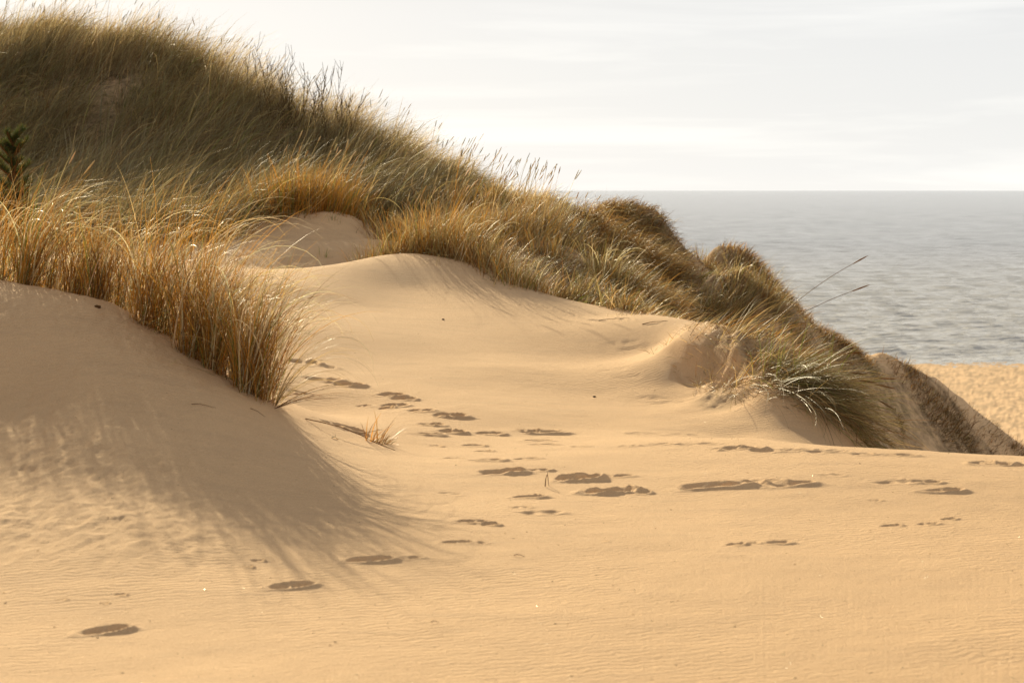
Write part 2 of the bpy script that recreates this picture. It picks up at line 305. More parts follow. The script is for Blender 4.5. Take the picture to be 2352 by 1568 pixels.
def sand_mat():
    m, t = new_mat('sand'); L = t.links.new
    out = t.nodes.new('ShaderNodeOutputMaterial'); b = t.nodes.new('ShaderNodeBsdfPrincipled')
    tc = t.nodes.new('ShaderNodeTexCoord'); v = tc.outputs['Object']
    at = t.nodes.new('ShaderNodeAttribute'); at.attribute_name = 'tint'; sp = t.nodes.new('ShaderNodeSeparateColor'); L(at.outputs['Color'], sp.inputs[0])
    big = noise(t, v, .7, 3); fine = noise(t, v, 260, 2, .7); mid = noise(t, v, 40, 4, .7)
    c = mixc(t, ramp(t, big, .35, .65), (.66, .44, .248), (.72, .482, .272))
    c = mixc(t, mth(t, 'MULTIPLY', ramp(t, fine, .35, .68), .5), c, (.40, .25, .14))
    c = mixc(t, mth(t, 'MULTIPLY', ramp(t, noise(t, v, 110, 3, .8), .42, .66), .34), c, (.86, .63, .38))
    sq = t.nodes.new('ShaderNodeSeparateXYZ'); L(v, sq.inputs[0]); mq = t.nodes.new('ShaderNodeMapRange'); L(sq.outputs[1], mq.inputs[0]); mq.inputs[1].default_value = 60; mq.inputs[2].default_value = 32
    near_ = mq.outputs[0]          # the fine ripples exist on the dry dune only, the beach is flat and packed
    mp0 = t.nodes.new('ShaderNodeMapping'); L(v, mp0.inputs[0]); mp0.inputs['Scale'].default_value = (1.2, 7, 3)
    c = mixc(t, mth(t, 'MULTIPLY', mth(t, 'MULTIPLY', ramp(t, noise(t, mp0.outputs[0], 1.1, 6, .65, .6), .48, .72), .26), near_), c, (.44, .30, .19))
    lt = noise(t, v, 5, 6, .7)
    c = mixc(t, mth(t, 'MULTIPLY', sp.outputs[0], ramp(t, lt, .30, .62)), c, (.13, .092, .052))
    c = mixc(t, mth(t, 'MULTIPLY', sp.outputs[1], .6), c, (.34, .24, .14))
    c = mixc(t, mth(t, 'MULTIPLY', sp.outputs[2], .75), c, (.30, .20, .12))
    L(c, b.inputs['Base Color']); b.inputs['Roughness'].default_value = .95; b.inputs['Specular IOR Level'].default_value = .15
    # wind ripples
    mp = t.nodes.new('ShaderNodeMapping'); L(v, mp.inputs[0]); mp.inputs['Rotation'].default_value = (0, 0, rad(-14))
    wv = t.nodes.new('ShaderNodeTexWave'); L(mp.outputs[0], wv.inputs[0]); wv.bands_direction = 'Y'; wv.wave_profile = 'SIN'
    wv.inputs['Scale'].default_value = 7.5; wv.inputs['Distortion'].default_value = 9; wv.inputs['Detail'].default_value = 3; wv.inputs['Detail Scale'].default_value = 1.3; wv.inputs['Detail Roughness'].default_value = .6
    msk = ramp(t, noise(t, v, .55, 3), .38, .62, (.12,) * 3, (1, 1, 1))
    wr = mth(t, 'MULTIPLY', mth(t, 'MULTIPLY', wv.outputs[0], msk), near_)
    n1 = bump(t, wr, .62, .0055)
    n2 = bump(t, mth(t, 'MULTIPLY', mid, near_), .5, .009, n1)
    n3 = bump(t, mth(t, 'MULTIPLY', fine, near_), .9, .004, n2)
    L(n3, b.inputs['Normal']); L(b.outputs[0], out.inputs[0]); return m
M_SAND = sand_mat()
def grass_mat(name, trans=.45, rough=.48, spec=.38):
    m, t = new_mat(name); L = t.links.new
    out = t.nodes.new('ShaderNodeOutputMaterial'); b = t.nodes.new('ShaderNodeBsdfPrincipled'); tr = t.nodes.new('ShaderNodeBsdfTranslucent'); mx = t.nodes.new('ShaderNodeMixShader')
    at = t.nodes.new('ShaderNodeAttribute'); at.attribute_name = 'tint'
    tc = t.nodes.new('ShaderNodeTexCoord'); nz = noise(t, tc.outputs['Object'], 25, 3)
    c = mixc(t, ramp(t, nz, .3, .7), mixc(t, 1.0, at.outputs['Color'], (.72, .70, .66), 'MULTIPLY'), at.outputs['Color'])
    L(c, b.inputs['Base Color']); L(c, tr.inputs[0]); b.inputs['Roughness'].default_value = rough; b.inputs['Specular IOR Level'].default_value = spec
    mx.inputs[0].default_value = trans; L(b.outputs[0], mx.inputs[1]); L(tr.outputs[0], mx.inputs[2]); L(mx.outputs[0], out.inputs[0]); return m
M_GRASS = grass_mat('dry_grass'); M_SEED = grass_mat('seed_head', .25, .6, .3); M_HILL = grass_mat('hill_grass', .40, .55, .35)
M_WOOD = grass_mat('twig', .0, .8, .2)

# ------------------------------------------------------------------ the ground sheet
nu, ntt = U.shape
ii, jj = np.meshgrid(np.arange(nu - 1), np.arange(ntt - 1), indexing='ij'); a0 = (ii * ntt + jj).ravel()
quads = np.stack([a0, a0 + ntt, a0 + ntt + 1, a0 + 1], -1)
g = mesh_obj('ground', np.stack([Xg, Yg, Z], -1).reshape(-1, 3), quads, M_SAND, col=colr.reshape(-1, 3)); tag(g, kind='structure')

# ------------------------------------------------------------------ the sea
def sea():
    u = np.concatenate([np.linspace(-.75, 0, 120, endpoint=False), np.linspace(0, .60, 560)]); t = np.concatenate([np.linspace(math.log(100), math.log(400), 620, endpoint=False), np.linspace(math.log(400), math.log(2600), 560, endpoint=False), np.linspace(math.log(2600), math.log(40000), 60)])
    U2, T2 = np.meshgrid(u, t, indexing='ij'); Y = np.exp(T2); X = U2 * Y
    rg = np.random.default_rng(3); z = np.zeros_like(X)
    for k in range(46):
        lam = 1.0 * 1.06 ** k; a = .0125 * lam ** .9 * (1 if lam < 2.1 else .14)
        th = rad(90) + rg.normal(0, .45); kk = 2 * math.pi / lam
        ph = rg.random() * 6.28
        fade = np.clip(lam / (Y * np.where(Y < 400, .0045, .0066)) - 1, 0, 1)      # waves finer than the mesh are left to the material
        w = np.sin(kk * (X * math.cos(th) + Y * math.sin(th)) + ph + 1.2 * vn(X / lam / 4, Y / lam / 4, k))
        z += a * fade * (w + .5 * w * w)
    z *= sst(112, 128, Y) * .85 + .15
    z += .05 * np.exp(-((Y - 122 - 1.2 * vn(X * .08, Y * 0, 2)) / .5) ** 2)
    z += -10.40
    m, tt = new_mat('sea_water'); L = tt.links.new
    out = tt.nodes.new('ShaderNodeOutputMaterial'); b = tt.nodes.new('ShaderNodeBsdfPrincipled'); tc = tt.nodes.new('ShaderNodeTexCoord')
    mp = tt.nodes.new('ShaderNodeMapping'); L(tc.outputs['Object'], mp.inputs[0]); mp.inputs['Scale'].default_value = (.55, 1, 1)
    n1 = noise(tt, mp.outputs[0], 1.6, 5, .6, .3); n2 = noise(tt, mp.outputs[0], .16, 4, .6)
    h = mth(tt, 'ADD', n1, mth(tt, 'MULTIPLY', n2, 2.2))
    L(bump(tt, h, .8, .25), b.inputs['Normal'])
    big = noise(tt, mp.outputs[0], .012, 3)
    sy = tt.nodes.new('ShaderNodeSeparateXYZ'); L(tc.outputs['Object'], sy.inputs[0]); sheen_fade = tt.nodes.new('ShaderNodeMapRange'); L(sy.outputs[1], sheen_fade.inputs[0])
    sheen_fade.inputs[1].default_value = 118; sheen_fade.inputs[2].default_value = 420; sheen_fade.interpolation_type = 'SMOOTHSTEP'      # silvery sheen near shore painted into base colour, green-grey water offshore
    far_c = mixc(tt, ramp(tt, big, .35, .65), (.20, .202, .192), (.24, .24, .228))
    L(mixc(tt, sheen_fade.outputs[0], (.54, .525, .49), far_c), b.inputs['Base Color'])
    sx = tt.nodes.new('ShaderNodeSeparateXYZ'); L(tc.outputs['Object'], sx.inputs[0])
    lac = noise(tt, tc.outputs['Object'], .35, 5, .7)
    edge = mth(tt, 'ADD', sx.outputs[1], mth(tt, 'MULTIPLY', mth(tt, 'SUBTRACT', lac, .5), 7.0))
    mr = tt.nodes.new('ShaderNodeMapRange'); L(edge, mr.inputs[0]); mr.inputs[1].default_value = 121.8; mr.inputs[2].default_value = 120.6
    fo = b.inputs['Base Color'].links[0].from_socket
    L(mixc(tt, mth(tt, 'MULTIPLY', mr.outputs[0], .22), fo, (.8, .8, .78)), b.inputs['Base Color'])
    b.inputs['Roughness'].default_value = .12; b.inputs['IOR'].default_value = 1.33
    L(b.outputs[0], out.inputs[0])
    n2_ = len(t); i2, j2 = np.meshgrid(np.arange(len(u) - 1), np.arange(n2_ - 1), indexing='ij'); a = (i2 * n2_ + j2).ravel()
    o = mesh_obj('sea', np.stack([X, Y, z], -1).reshape(-1, 3), np.stack([a, a + n2_, a + n2_ + 1, a + 1], -1), m); tag(o, kind='structure')
sea()

# ------------------------------------------------------------------ grass building
def lin(*c): return np.array([(x / 255.) ** 2.2 for x in c])
ORANGE = lin(196, 140, 58); STRAW = lin(214, 184, 128); PALE = lin(232, 214, 172); GREEN = lin(120, 128, 58); DUN = lin(150, 134, 90); BROWN = lin(132, 92, 50); GREY = lin(152, 143, 112); DARK = lin(96, 78, 50)
def palette(n, items, jit=.12):
    w = np.array([i[1] for i in items], float); w /= w.sum()
    k = R.choice(len(items), n, p=w); c = np.array([i[0] for i in items])[k]
    return np.clip(c * (1 + R.normal(0, jit, (n, 1))) * (1 + R.normal(0, .04, (n, 3))), .01, .9)
def ribbons(root, L, az, th0, bend, w, col, S=6, daz=None, pw=1.5, tipcol=None, taper=.9):
    """curved tapering blades; returns verts, quads, colours, tip positions, tip directions"""
    n = len(root); s = np.linspace(0, 1, S + 1)[None, :]
    daz = np.zeros(n) if daz is None else daz
    sm = (s[:, 1:] + s[:, :-1]) / 2
    th = th0[:, None] + bend[:, None] * sm ** pw; ph = az[:, None] + daz[:, None] * sm
    d = np.stack([np.sin(th) * np.cos(ph), np.sin(th) * np.sin(ph), np.cos(th)], -1)
    p = np.concatenate([np.zeros((n, 1, 3)), np.cumsum(d * (L / S)[:, None, None], 1)], 1) + root[:, None, :]
    dd = np.concatenate([d[:, :1], d], 1); phv = np.concatenate([ph[:, :1], ph], 1)
    h = np.stack([-np.sin(phv), np.cos(phv), 0 * phv], -1); nn = np.cross(dd, h)
    al = R.uniform(-1.1, 1.1, n)[:, None, None]
    side = h * np.cos(al) + nn * np.sin(al)
    wid = (w[:, None] * (1 - taper * s ** 1.8) * (.75 + .25 * np.minimum(1, s * 5)))[:, :, None] * .5
    V = np.stack([p - side * wid, p + side * wid], 2).reshape(-1, 3)
    b = (np.arange(n) * (S + 1) * 2)[:, None] + (np.arange(S) * 2)[None, :]
    Q = np.stack([b, b + 1, b + 3, b + 2], -1).reshape(-1, 4)
    cc = np.repeat(col[:, None, :], S + 1, 1)
    if tipcol is not None:
        k = (s ** 1.5)[:, :, None]; cc = cc * (1 - k) + tipcol[:, None, :] * k
    Cc = np.repeat(cc, 2, 1).reshape(-1, 3)
    return V, Q, Cc, p, d
def merge(parts):
    V = []; Q = []; Cc = []; o = 0
    for v, q, c in parts:
        V.append(v); Q.append(q + o); Cc.append(c); o += len(v)
    return np.concatenate(V), np.concatenate(Q), np.concatenate(Cc)
def spindles(p0, d, L, r, col, rings=7, sides=5):
    """seed heads: lumpy spindles from p0 along d"""
    n = len(p0); d = d / np.linalg.norm(d, axis=1, keepdims=True)
    a = np.cross(d, np.array([.3, 1, .1])); a /= np.linalg.norm(a, axis=1, keepdims=True); b = np.cross(d, a)
    s = np.linspace(0, 1, rings); prof = np.sin(np.pi * np.clip(s * .92 + .06, 0, 1)) ** .6 * (1 + .22 * (np.arange(rings) % 2))
    ang = np.arange(sides) * 2 * math.pi / sides
    q = p0[:, None, :] + d[:, None, :] * (s[None, :, None] * L[:, None, None])
    q = q[:, :, None, :] + (a[:, None, None, :] * np.cos(ang)[None, None, :, None] + b[:, None, None, :] * np.sin(ang)[None, None, :, None]) * (r[:, None] * prof[None, :])[:, :, None, None]
    V = q.reshape(-1, 3); i, j, k = np.meshgrid(np.arange(n), np.arange(rings - 1), np.arange(sides), indexing='ij')
    f = lambda i, j, k: (i * rings + j) * sides + k % sides
    Q = np.stack([f(i, j, k), f(i, j, k + 1), f(i, j + 1, k + 1), f(i, j + 1, k)], -1).reshape(-1, 4)
    return V, Q, np.repeat(col, rings * sides, 0)
def tube(pts, r0, r1, col, sides=5):
    pts = np.asarray(pts, float); n = len(pts); d = np.gradient(pts, axis=0); d /= np.linalg.norm(d, axis=1, keepdims=True) + 1e-9
    a = np.cross(d, np.array([.31, .2, .93])); a /= np.linalg.norm(a, axis=1, keepdims=True) + 1e-9; b = np.cross(d, a)
    r = np.linspace(r0, r1, n)[:, None, None]; ang = np.arange(sides) * 2 * math.pi / sides
    q = pts[:, None, :] + (a[:, None, :] * np.cos(ang)[None, :, None] + b[:, None, :] * np.sin(ang)[None, :, None]) * r
    i, k = np.meshgrid(np.arange(n - 1), np.arange(sides), indexing='ij')
    Q = np.stack([i * sides + k, i * sides + (k + 1) % sides, (i + 1) * sides + (k + 1) % sides, (i + 1) * sides + k], -1).reshape(-1, 4)
    return q.reshape(-1, 3), Q, np.tile(col, (n * sides, 1))

WARM = [(ORANGE, 5), (STRAW, 2), (BROWN, 2), (GREEN, .7)]
def tuft(px, y, label, h=.9, n=300, rx=.16, ry=.12, lean=0., tilt=.22, bend=.9, w=.0045, pal=WARM, curls=0, seeds=0, seed_h=1.0, green=0, low=0, lowaz=None, group=None, name='grass_tuft', S=8, spread=.28, cat='grass tuft', seedr=.006):
    """one tussock: standing blades, pale curled blades, fallen litter at the base, seed stalks. lean: azimuth the wind pushes to (0 = right)"""
    o = gp(px, y); root = empty(name, o); tag(root, label, cat, group)
    def roots(m, sp=1.0):
        q = np.clip(R.normal(0, 1, (m, 2)), -1.9, 1.9) * .55 * sp; x = o[0] + q[:, 0] * rx; yy = o[1] + q[:, 1] * ry
        g_ = gxy(x, yy); g_[:, 2] -= .015; return g_, q
    r, q = roots(n)
    out = np.arctan2(q[:, 1], q[:, 0]); mag = np.hypot(q[:, 0], q[:, 1])
    vx = np.cos(lean) * tilt + np.cos(out) * mag * spread + R.normal(0, .15, n); vy = np.sin(lean) * tilt + np.sin(out) * mag * spread + R.normal(0, .15, n)
    az = np.arctan2(vy, vx); th = np.clip(np.hypot(vx, vy), 0, 1.9)
    Ls = h * (.30 + .85 * R.beta(1.7, 1.9, n)); bd = bend * np.clip(R.gamma(2.2, .42, n), .1, 2.6) * .8
    az2 = az + R.normal(0, .25, n); c = palette(n, pal)
    tip = c * .85 + STRAW * .15
    V, Q, Cc, _, _ = ribbons(r, Ls, az2, th, bd, w * R.uniform(.6, 1.3, n), c, S, R.normal(0, .35, n), 1.8, tip)
    parts = [(V, Q, Cc)]
    if low:
        r, q = roots(low, 1.25); az = (R.uniform(0, 6.28, low) if lowaz is None else R.normal(lowaz, .8, low))
        V, Q, Cc, _, _ = ribbons(r, h * R.uniform(.2, .55, low), az, R.uniform(.5, 1.3, low), R.uniform(.1, 1.1, low), w * R.uniform(.5, 1.1, low), palette(low, [(STRAW, 2), (BROWN, 2), (DUN, 2), (GREY, 1)]), S, R.normal(0, 1.2, low), 1.2)
        parts.append((V, Q, Cc))
    V, Q, Cc = merge(parts); mesh_obj('blades', V, Q, M_GRASS, root, Cc, origin=o)
    if curls:
        r, q = roots(curls, 1.1); az = R.normal(lean, .9, curls)
        V, Q, Cc, _, _ = ribbons(r, h * R.uniform(.75, 1.2, curls), az, R.uniform(.12, .5, curls), R.uniform(1.4, 2.9, curls), w * R.uniform(1.3, 2.2, curls), palette(curls, [(PALE, 4), (STRAW, 1)]), 14, R.normal(0, .7, curls), 2.4)
        mesh_obj('curled_blades', V, Q, M_GRASS, root, Cc, origin=o)
    if green:
        r, q = roots(green); az = R.normal(lean, 1.0, green)
        V, Q, Cc, _, _ = ribbons(r, h * R.uniform(.4, .8, green), az, R.uniform(.05, .4, green), R.uniform(.1, .8, green), w * R.uniform(.9, 1.3, green), palette(green, [(GREEN, 1)]), 6)
        mesh_obj('green_blades', V, Q, M_GRASS, root, Cc, origin=o)
    if seeds:
        r, q = roots(seeds, .9); az = R.normal(lean, .5, seeds); Ls = h * seed_h * R.uniform(.85, 1.15, seeds)
        V, Q, Cc, p, d = ribbons(r, Ls, az, R.uniform(.02, .25, seeds) + tilt * .4, R.uniform(.05, .5, seeds) + bend * .1, np.full(seeds, w * .9), palette(seeds, [(STRAW, 1), (ORANGE, 1)]), 8, taper=.2)
        stalk = mesh_obj('seed_stalks', V, Q, M_GRASS, root, Cc, origin=o)
        for k in range(seeds):
            V, Q, Cc = spindles(p[k:k + 1, -1], d[k:k + 1, -1], R.uniform(.10, .17, 1), np.full(1, seedr), palette(1, [(STRAW, 3), (ORANGE, 1)]))
            mesh_obj('seed_head', V, Q, M_SEED, root, Cc, origin=o)
    return root

# ------------------------------------------------------------------ grass growing as one mass (nobody could count it)
hs_ = lambda px, y: np.where((y > 22) & (px < 1330), np.interp(px, [0, 800, 950, 1100, 1290], [1, 1, .78, .52, .42]), 1.0)
def wind(x, y): return .10 + 2.2 * vn(x * .30, y * .22, 41) + 1.2 * vn(x * .9, y * .7, 42)
def sward(name, label, n, sample, h, w, pal, th=(.25, .2), bend=(1.0, .4), azf=None, S=5, per=55, cr=.17, mat=None, tipc=STRAW, tipk=.4):
    cen = sample(max(8, n // per)); cen = cen[R.integers(0, len(cen), n)]; q = np.clip(R.normal(0, 1, (n, 2)), -2, 2); r = gxy(cen[:, 0] + q[:, 0] * cr, cen[:, 1] + q[:, 1] * cr); x, y = cen[:, 0], cen[:, 1]
    az = (wind(x, y) if azf is None else azf(x, y)) + R.normal(0, .36, n) + 1.1 * vn(x * 7.7, y * 7.7, 57)
    az = np.arctan2(np.sin(az) * 1.0 + .22 * q[:, 1], np.cos(az) * 1.0 + .22 * q[:, 0])
    cl = vn(x * 1.3, y * 1.3, 50) + .6 * vn(x * 3.1, y * 3.1, 51)          # tussocks: taller and shorter patches
    L = h * hs_(1176 + F * x / y, y) * (1 + .85 * cl) * np.clip(R.normal(.85, .2, n), .3, 1.35)
    t0 = np.clip(R.normal(th[0], th[1], n) + .25 * vn(x * .7, y * .7, 52), 0, 1.2); b = np.clip(R.normal(bend[0], bend[1], n) + .5 * vn(x * .8, y * .8, 53), .05, 2.4)
    c = palette(n, pal) * (1 + .5 * vn(x * .6, y * .6, 54) + .5 * vn(x * 9.3, y * 9.3, 58))[:, None]
    V, Q, Cc, p, d = ribbons(r - np.array([0, 0, .02]), L, az, t0, b, w * np.clip(np.exp(R.normal(-.05, .4, n)), .4, 2.4), c, S, R.normal(0, .45, n), 1.4, c * (1 - tipk) + tipc * tipk)
    o = mesh_obj(name, V, Q, mat or M_HILL, None, Cc); tag(o, label, None, None, 'stuff'); return p, d
M_RIM = grass_mat('rim_glow_grass', .62, .5, .4)  # more translucent copy of the hill grass, for the backlit rim glow
def sampler(fn, pxr, yr, dens=None):
    def f(n):
        out = []; m = 0
        while m < n:
            k = n * 2; px = R.uniform(*pxr, k); y = R.uniform(*yr, k) if dens is None else yr[0] + (yr[1] - yr[0]) * R.random(k) ** dens
            a = fn(px, y); keep = R.random(k) < a; q = gp(px[keep], y[keep]); out.append(q); m += len(q)
        return np.concatenate(out)[:n]
    return f
ry = lambda px: np.interp(px, [-900, 0, 400, 700, 950, 1150, 1330], [35.6, 35.6, 35, 32.8, 30, 27, 25.5])
fy = lambda px: np.interp(px, [-900, 300, 520, 640, 820, 900, 1050, 1250, 1380], [22.5, 22.5, 23, 24.6, 25.4, 24.6, 23.5, 22, 21])
hill_ok = lambda px, y: ((y > fy(px)) & (y < ry(px) + 2.2)).astype(float) * np.clip(sst(-.34, -.12, vn((px - 1176) / F * y * .9, y * .8, 71) + .5 * vn((px - 1176) / F * y * 2.3, y * 2, 72)), .04, 1)
sward('hill_grass', 'dense wind-combed dry grass covering the big shaded dune at upper left', 105000, sampler(hill_ok, (-330, 1290), (21, 44)), .95, .0085,
      [(DUN, 5), (GREY, 4), (BROWN, 1.2), (STRAW, 1.2), (GREEN, .5), (DARK, 1.2)], th=(.36, .24), bend=(1.4, .5), per=90, cr=.27, tipc=STRAW, tipk=.2)
# upright seed-bearing culms along the skyline of the hill
def fringe(name, label, n, pxr, off, h, cols):
    px = R.uniform(*pxr, n); y = ry(px) + R.uniform(*off, n); r = gp(px, y)
    az = R.normal(.1, .7, n); L = h * R.uniform(.75, 1.2, n) * np.interp(px, [0, 800, 950, 1100, 1290], [1, 1, .9, .75, .7])
    V, Q, Cc, p, d = ribbons(r, L, az, R.uniform(.05, .35, n), R.uniform(.1, .6, n), np.full(n, .009), palette(n, cols), 6, taper=.3)
    V2, Q2, C2 = spindles(p[:, -1], d[:, -1], R.uniform(.08, .2, n), R.uniform(.004, .008, n), palette(n, [(DUN, 1), (STRAW, 1)]))
    V, Q, Cc = merge([(V, Q, Cc), (V2, Q2, C2)]); tag(mesh_obj(name, V, Q, M_SEED, None, Cc), label, None, None, 'stuff')
fringe('seed_stalks', 'upright seed-headed stalks lining the skyline of the grassy dune', 230, (-40, 1240), (-2.2, 1.2), 1.0, [(DUN, 1), (STRAW, 1)])
def rim(n):
    px = R.uniform(-80, 1280, n * 2); y = ry(px) + R.uniform(-1.8, 1.6, n * 2); k = R.random(n * 2) < np.clip(.6 + 2.2 * vn(px * .03, y, 33), .12, 1); return gp(px[k], y[k])[:n]
sward('skyline_grass', 'thin upright grass glowing along the skyline of the grassy dune', 15000, rim, .95, .0075, [(PALE, 2), (STRAW, 3), (DUN, 2), (BROWN, 1)], th=(.24, .16), bend=(.65, .3), azf=lambda x, y: .1 + 0 * x, per=26, cr=.16, mat=M_RIM)  # backlit glow of the skyline put into a paler palette


# headland: short turf on the ridge, long grass combed down its faces, open sand between
hd_nz = lambda px, y: fbm(((px - 1176) / F * y) * .8, y * .8, 4, 21)
hlo = lambda px: np.interp(px, [1230, 1300, 1380, 1500, 1560, 1700, 1850, 2000, 2100, 2400], [21.5, 19.4, 18.3, 18.6, 21, 22.6, 23, 23.5, 29, 31])
hhi = lambda px: np.interp(px, [1230, 1330, 1400, 1560, 1585, 1650, 1720, 1850, 1950, 2060, 2350], [25.5, 27, 28.8, 28.4, 28.4, 29.3, 29.8, 31, 32, 33, 34.5])
def bare(px, y): return np.clip(np.exp(-((px - 1600) / 42) ** 2 - ((y - 28) / 1.8) ** 2) * 1.6 + .9 * np.exp(-((px - 1960) / 70) ** 2 - ((y - 29) / 3) ** 2) + np.exp(-((px - 1345) / 40) ** 2 - ((y - 21) / .9) ** 2), 0, 1)
def ok_ridge(px, y):
    d = np.abs(y - hhi(px) + .5); thin = np.interp(px, [1340, 1540, 1575, 1600, 1700, 1950, 2010, 2060, 2110, 2200, 2400], [1, 1, .15, .12, 1, .9, .10, .6, .8, .5, .6])
    return np.exp(-(d / np.where(px > 1990, .35, .9)) ** 2) * thin
def ok_faces(px, y):
    a = ((y > hlo(px)) & (y < hhi(px) - .3)).astype(float)
    dens = np.interp(px, [1250, 1540, 1600, 1700, 1860, 1950, 2050, 2120, 2400], [1, 1, .6, .9, .75, .38, .20, .16, .10])
    return a * np.clip(sst(-.12, .10, hd_nz(px, y) + (dens - .62) * .9) * dens + .02, 0, 1) * (1 - bare(px, y))
HP = [(BROWN, 3), (DUN, 4), (GREY, 2), (STRAW, 1), (GREEN, .8), (DARK, 1.5)]
sward('ridge_turf', 'short brown turf and roots along the eroded top of the headland', 12000, sampler(ok_ridge, (1330, 2420), (24, 36)), .20, .008,
      [(BROWN, 5), (DARK, 3), (ORANGE, 1.5), (STRAW, 1)], th=(.6, .3), bend=(.9, .5), azf=lambda x, y: -.4 + 2 * vn(x, y, 61), tipk=.15)
sward('headland_grass', 'olive and brown grass combed down the headland faces above the sea', 17000, sampler(ok_faces, (1240, 2400), (18, 35)), .24, .0075,
      HP, th=(.55, .3), bend=(1.6, .4), azf=lambda x, y: -.75 + 1.3 * vn(x * .6, y * .6, 60), tipk=.2)
drape = lambda px, y: ((px < 1530) & (np.abs(px - 1450 - (28 - y) * 8) < 85 + 12 * (y - 23)) & (y > 21.2) & (y < 28.5)).astype(float) * np.clip(1.2 - np.abs(px - 1480) / 130, .15, 1)
sward('draping_grass', 'long golden brown grass combed down the hump at the headland top', 17000, sampler(drape, (1340, 1590), (21, 28.0)), .50, .007,
      [(BROWN, 4), (STRAW, 2), (DUN, 3), (ORANGE, 2)], th=(.5, .2), bend=(1.7, .35), azf=lambda x, y: -1.1 + .8 * vn(x * .7, y * .7, 62), S=7, tipk=.35)

# ------------------------------------------------------------------ the separate tussocks
G1 = 'orange tussocks along the crest of the near sand slope'
FRT = [(ORANGE, 6), (STRAW, 2), (BROWN, 2.6), (GREEN, 1), (DARK, .7)]
front = [ # bearing, distance, height, blades, how it differs
 (-60,12.7,.92,420,'orange grass tussock cut by the left edge of the photo'),
 (5,12.5,.95,420,'orange grass tussock nearest the left edge, in front of the small pine'),
 (60,12.45,.98,430,'orange grass tussock right of the small pine with two seed stalks'),
 (120,12.25,.86,380,'grass tussock above the lone pale blade bent down the slope'),
 (175,12.1,.80,380,'low grass tussock between the pine and the dark burrow in the slope'),
 (230,11.95,.84,380,'grass tussock directly above the dark lump on the slope'),
 (285,11.8,.98,420,'leaning grass tussock just right of the dark lump on the slope'),
 (340,11.55,1.08,440,'tall orange tussock left of the tallest clump on the near slope'),
 (392,11.35,1.22,470,'tallest orange tussock in the middle of the near slope crest'),
 (440,11.15,1.22,470,'tall orange tussock just right of the tallest, leaning to the right'),
 (488,11.1,1.02,400,'orange tussock with the shaded hollow showing through its stems'),
 (535,10.95,.98,420,'dense orange tussock, third from the foot of the near crest'),
 (566,10.8,1.0,480,'dense dark orange tussock second from the foot of the near crest'),
 (596,10.72,1.0,480,'last orange tussock at the lower right end of the near crest'),
]
for i, (px, y, h, n, lb) in enumerate(front):
    y += (0, .12, -.03, .22, .05)[i % 5] if i < 12 else 0
    tuft(px, y, lb, h=h * 1.0, n=int(n * (.62, .2, .55, .3, .6)[i % 5]), rx=(.07, .095, .06, .10)[i % 4], ry=.15, lean=.15, tilt=(.16 if px < 450 else .08), bend=.95, w=.0050, pal=FRT, curls=30 if px > 500 else 26, seeds=(2 if i == 2 else 0), green=6, low=55, lowaz=-.4, group=G1, S=9, seed_h=1.05, spread=.2)
back = [(-20,14.2,.9),(90,13.9,.95),(200,13.6,.9),(310,13.2,1.0),(410,12.6,1.05)]
bl = ['grass tussock behind the first ones at the left edge','rear grass tussock hiding the foot of the small pine','rear tussock behind the low grass left of the slope lump','rear tussock behind the leaning grass of the near crest','rear tussock filling the gap behind the tallest clump']
for (px, y, h), lb in zip(back, bl):
    tuft(px, y, lb, h=h * .8, n=55, rx=.22, ry=.22, lean=.1, tilt=.18, bend=.8, w=.0052, pal=FRT, curls=10, seeds=0, green=6, low=50, group=G1, S=8)
# long trailing stems hanging to the right of the last tussock
def stems(name, label, cat, specs, mat=None, seed=True, group=None):
    """specs: (px, y, azimuth, tilt, bend, length, width, colour, drift)"""
    o = gp(specs[0][0], specs[0][1]); root = empty(name, o); tag(root, label, cat, group)
    r = np.array([gp(a[0], a[1]) for a in specs]); f = lambda k: np.array([a[k] for a in specs], float)
    V, Q, Cc, p, d = ribbons(r, f(5), f(2), f(3), f(4), f(6), np.array([a[7] for a in specs]), 14, f(8), 1.6, taper=.25 if seed else .9)
    if seed: V, Q, Cc = merge([tube(p[k], specs[k][6] * .42, specs[k][6] * .28, np.array(specs[k][7]), 4) for k in range(len(specs))])
    mesh_obj('stems', V, Q, mat or M_GRASS, root, Cc, origin=o)
    if seed:
        for k in range(len(specs)):
            V, Q, Cc = spindles(p[k:k + 1, -1], d[k:k + 1, -1], R.uniform(.10, .16, 1), np.full(1, .0055), np.tile(BROWN, (1, 1)))
            mesh_obj('seed_head', V, Q, M_SEED, root, Cc, origin=o)
stems('trailing_stems', 'thin drooping stems arching right from the last tussock of the near crest', 'grass stems',
      [(632,10.62,R.normal(-.25,.3),R.uniform(.25,.75),R.uniform(1.4,2.2),R.uniform(.55,.95),.0032,STRAW * R.uniform(.6, 1),R.normal(0,.5)) for k in range(26)] +
      [(640,10.6,-.2,.45,2.7,.95,.005,DUN,-.1)], seed=False)
stems('flattened_stems', 'bundle of brown stems lying out to the right over the first footprints', 'grass stems',
      [(630,10.55,R.normal(-.35,.12),R.uniform(1.0,1.25),R.uniform(.35,.7),R.uniform(.35,.62),.004,BROWN * R.uniform(.5, 1),R.normal(0,.2)) for k in range(16)], seed=False)
stems('bent_blade', 'single pale blade bent down over the bare slope at left', 'grass blade', [(128,12.1,-1.2,.5,1.9,.62,.007,PALE,.3)], seed=False)

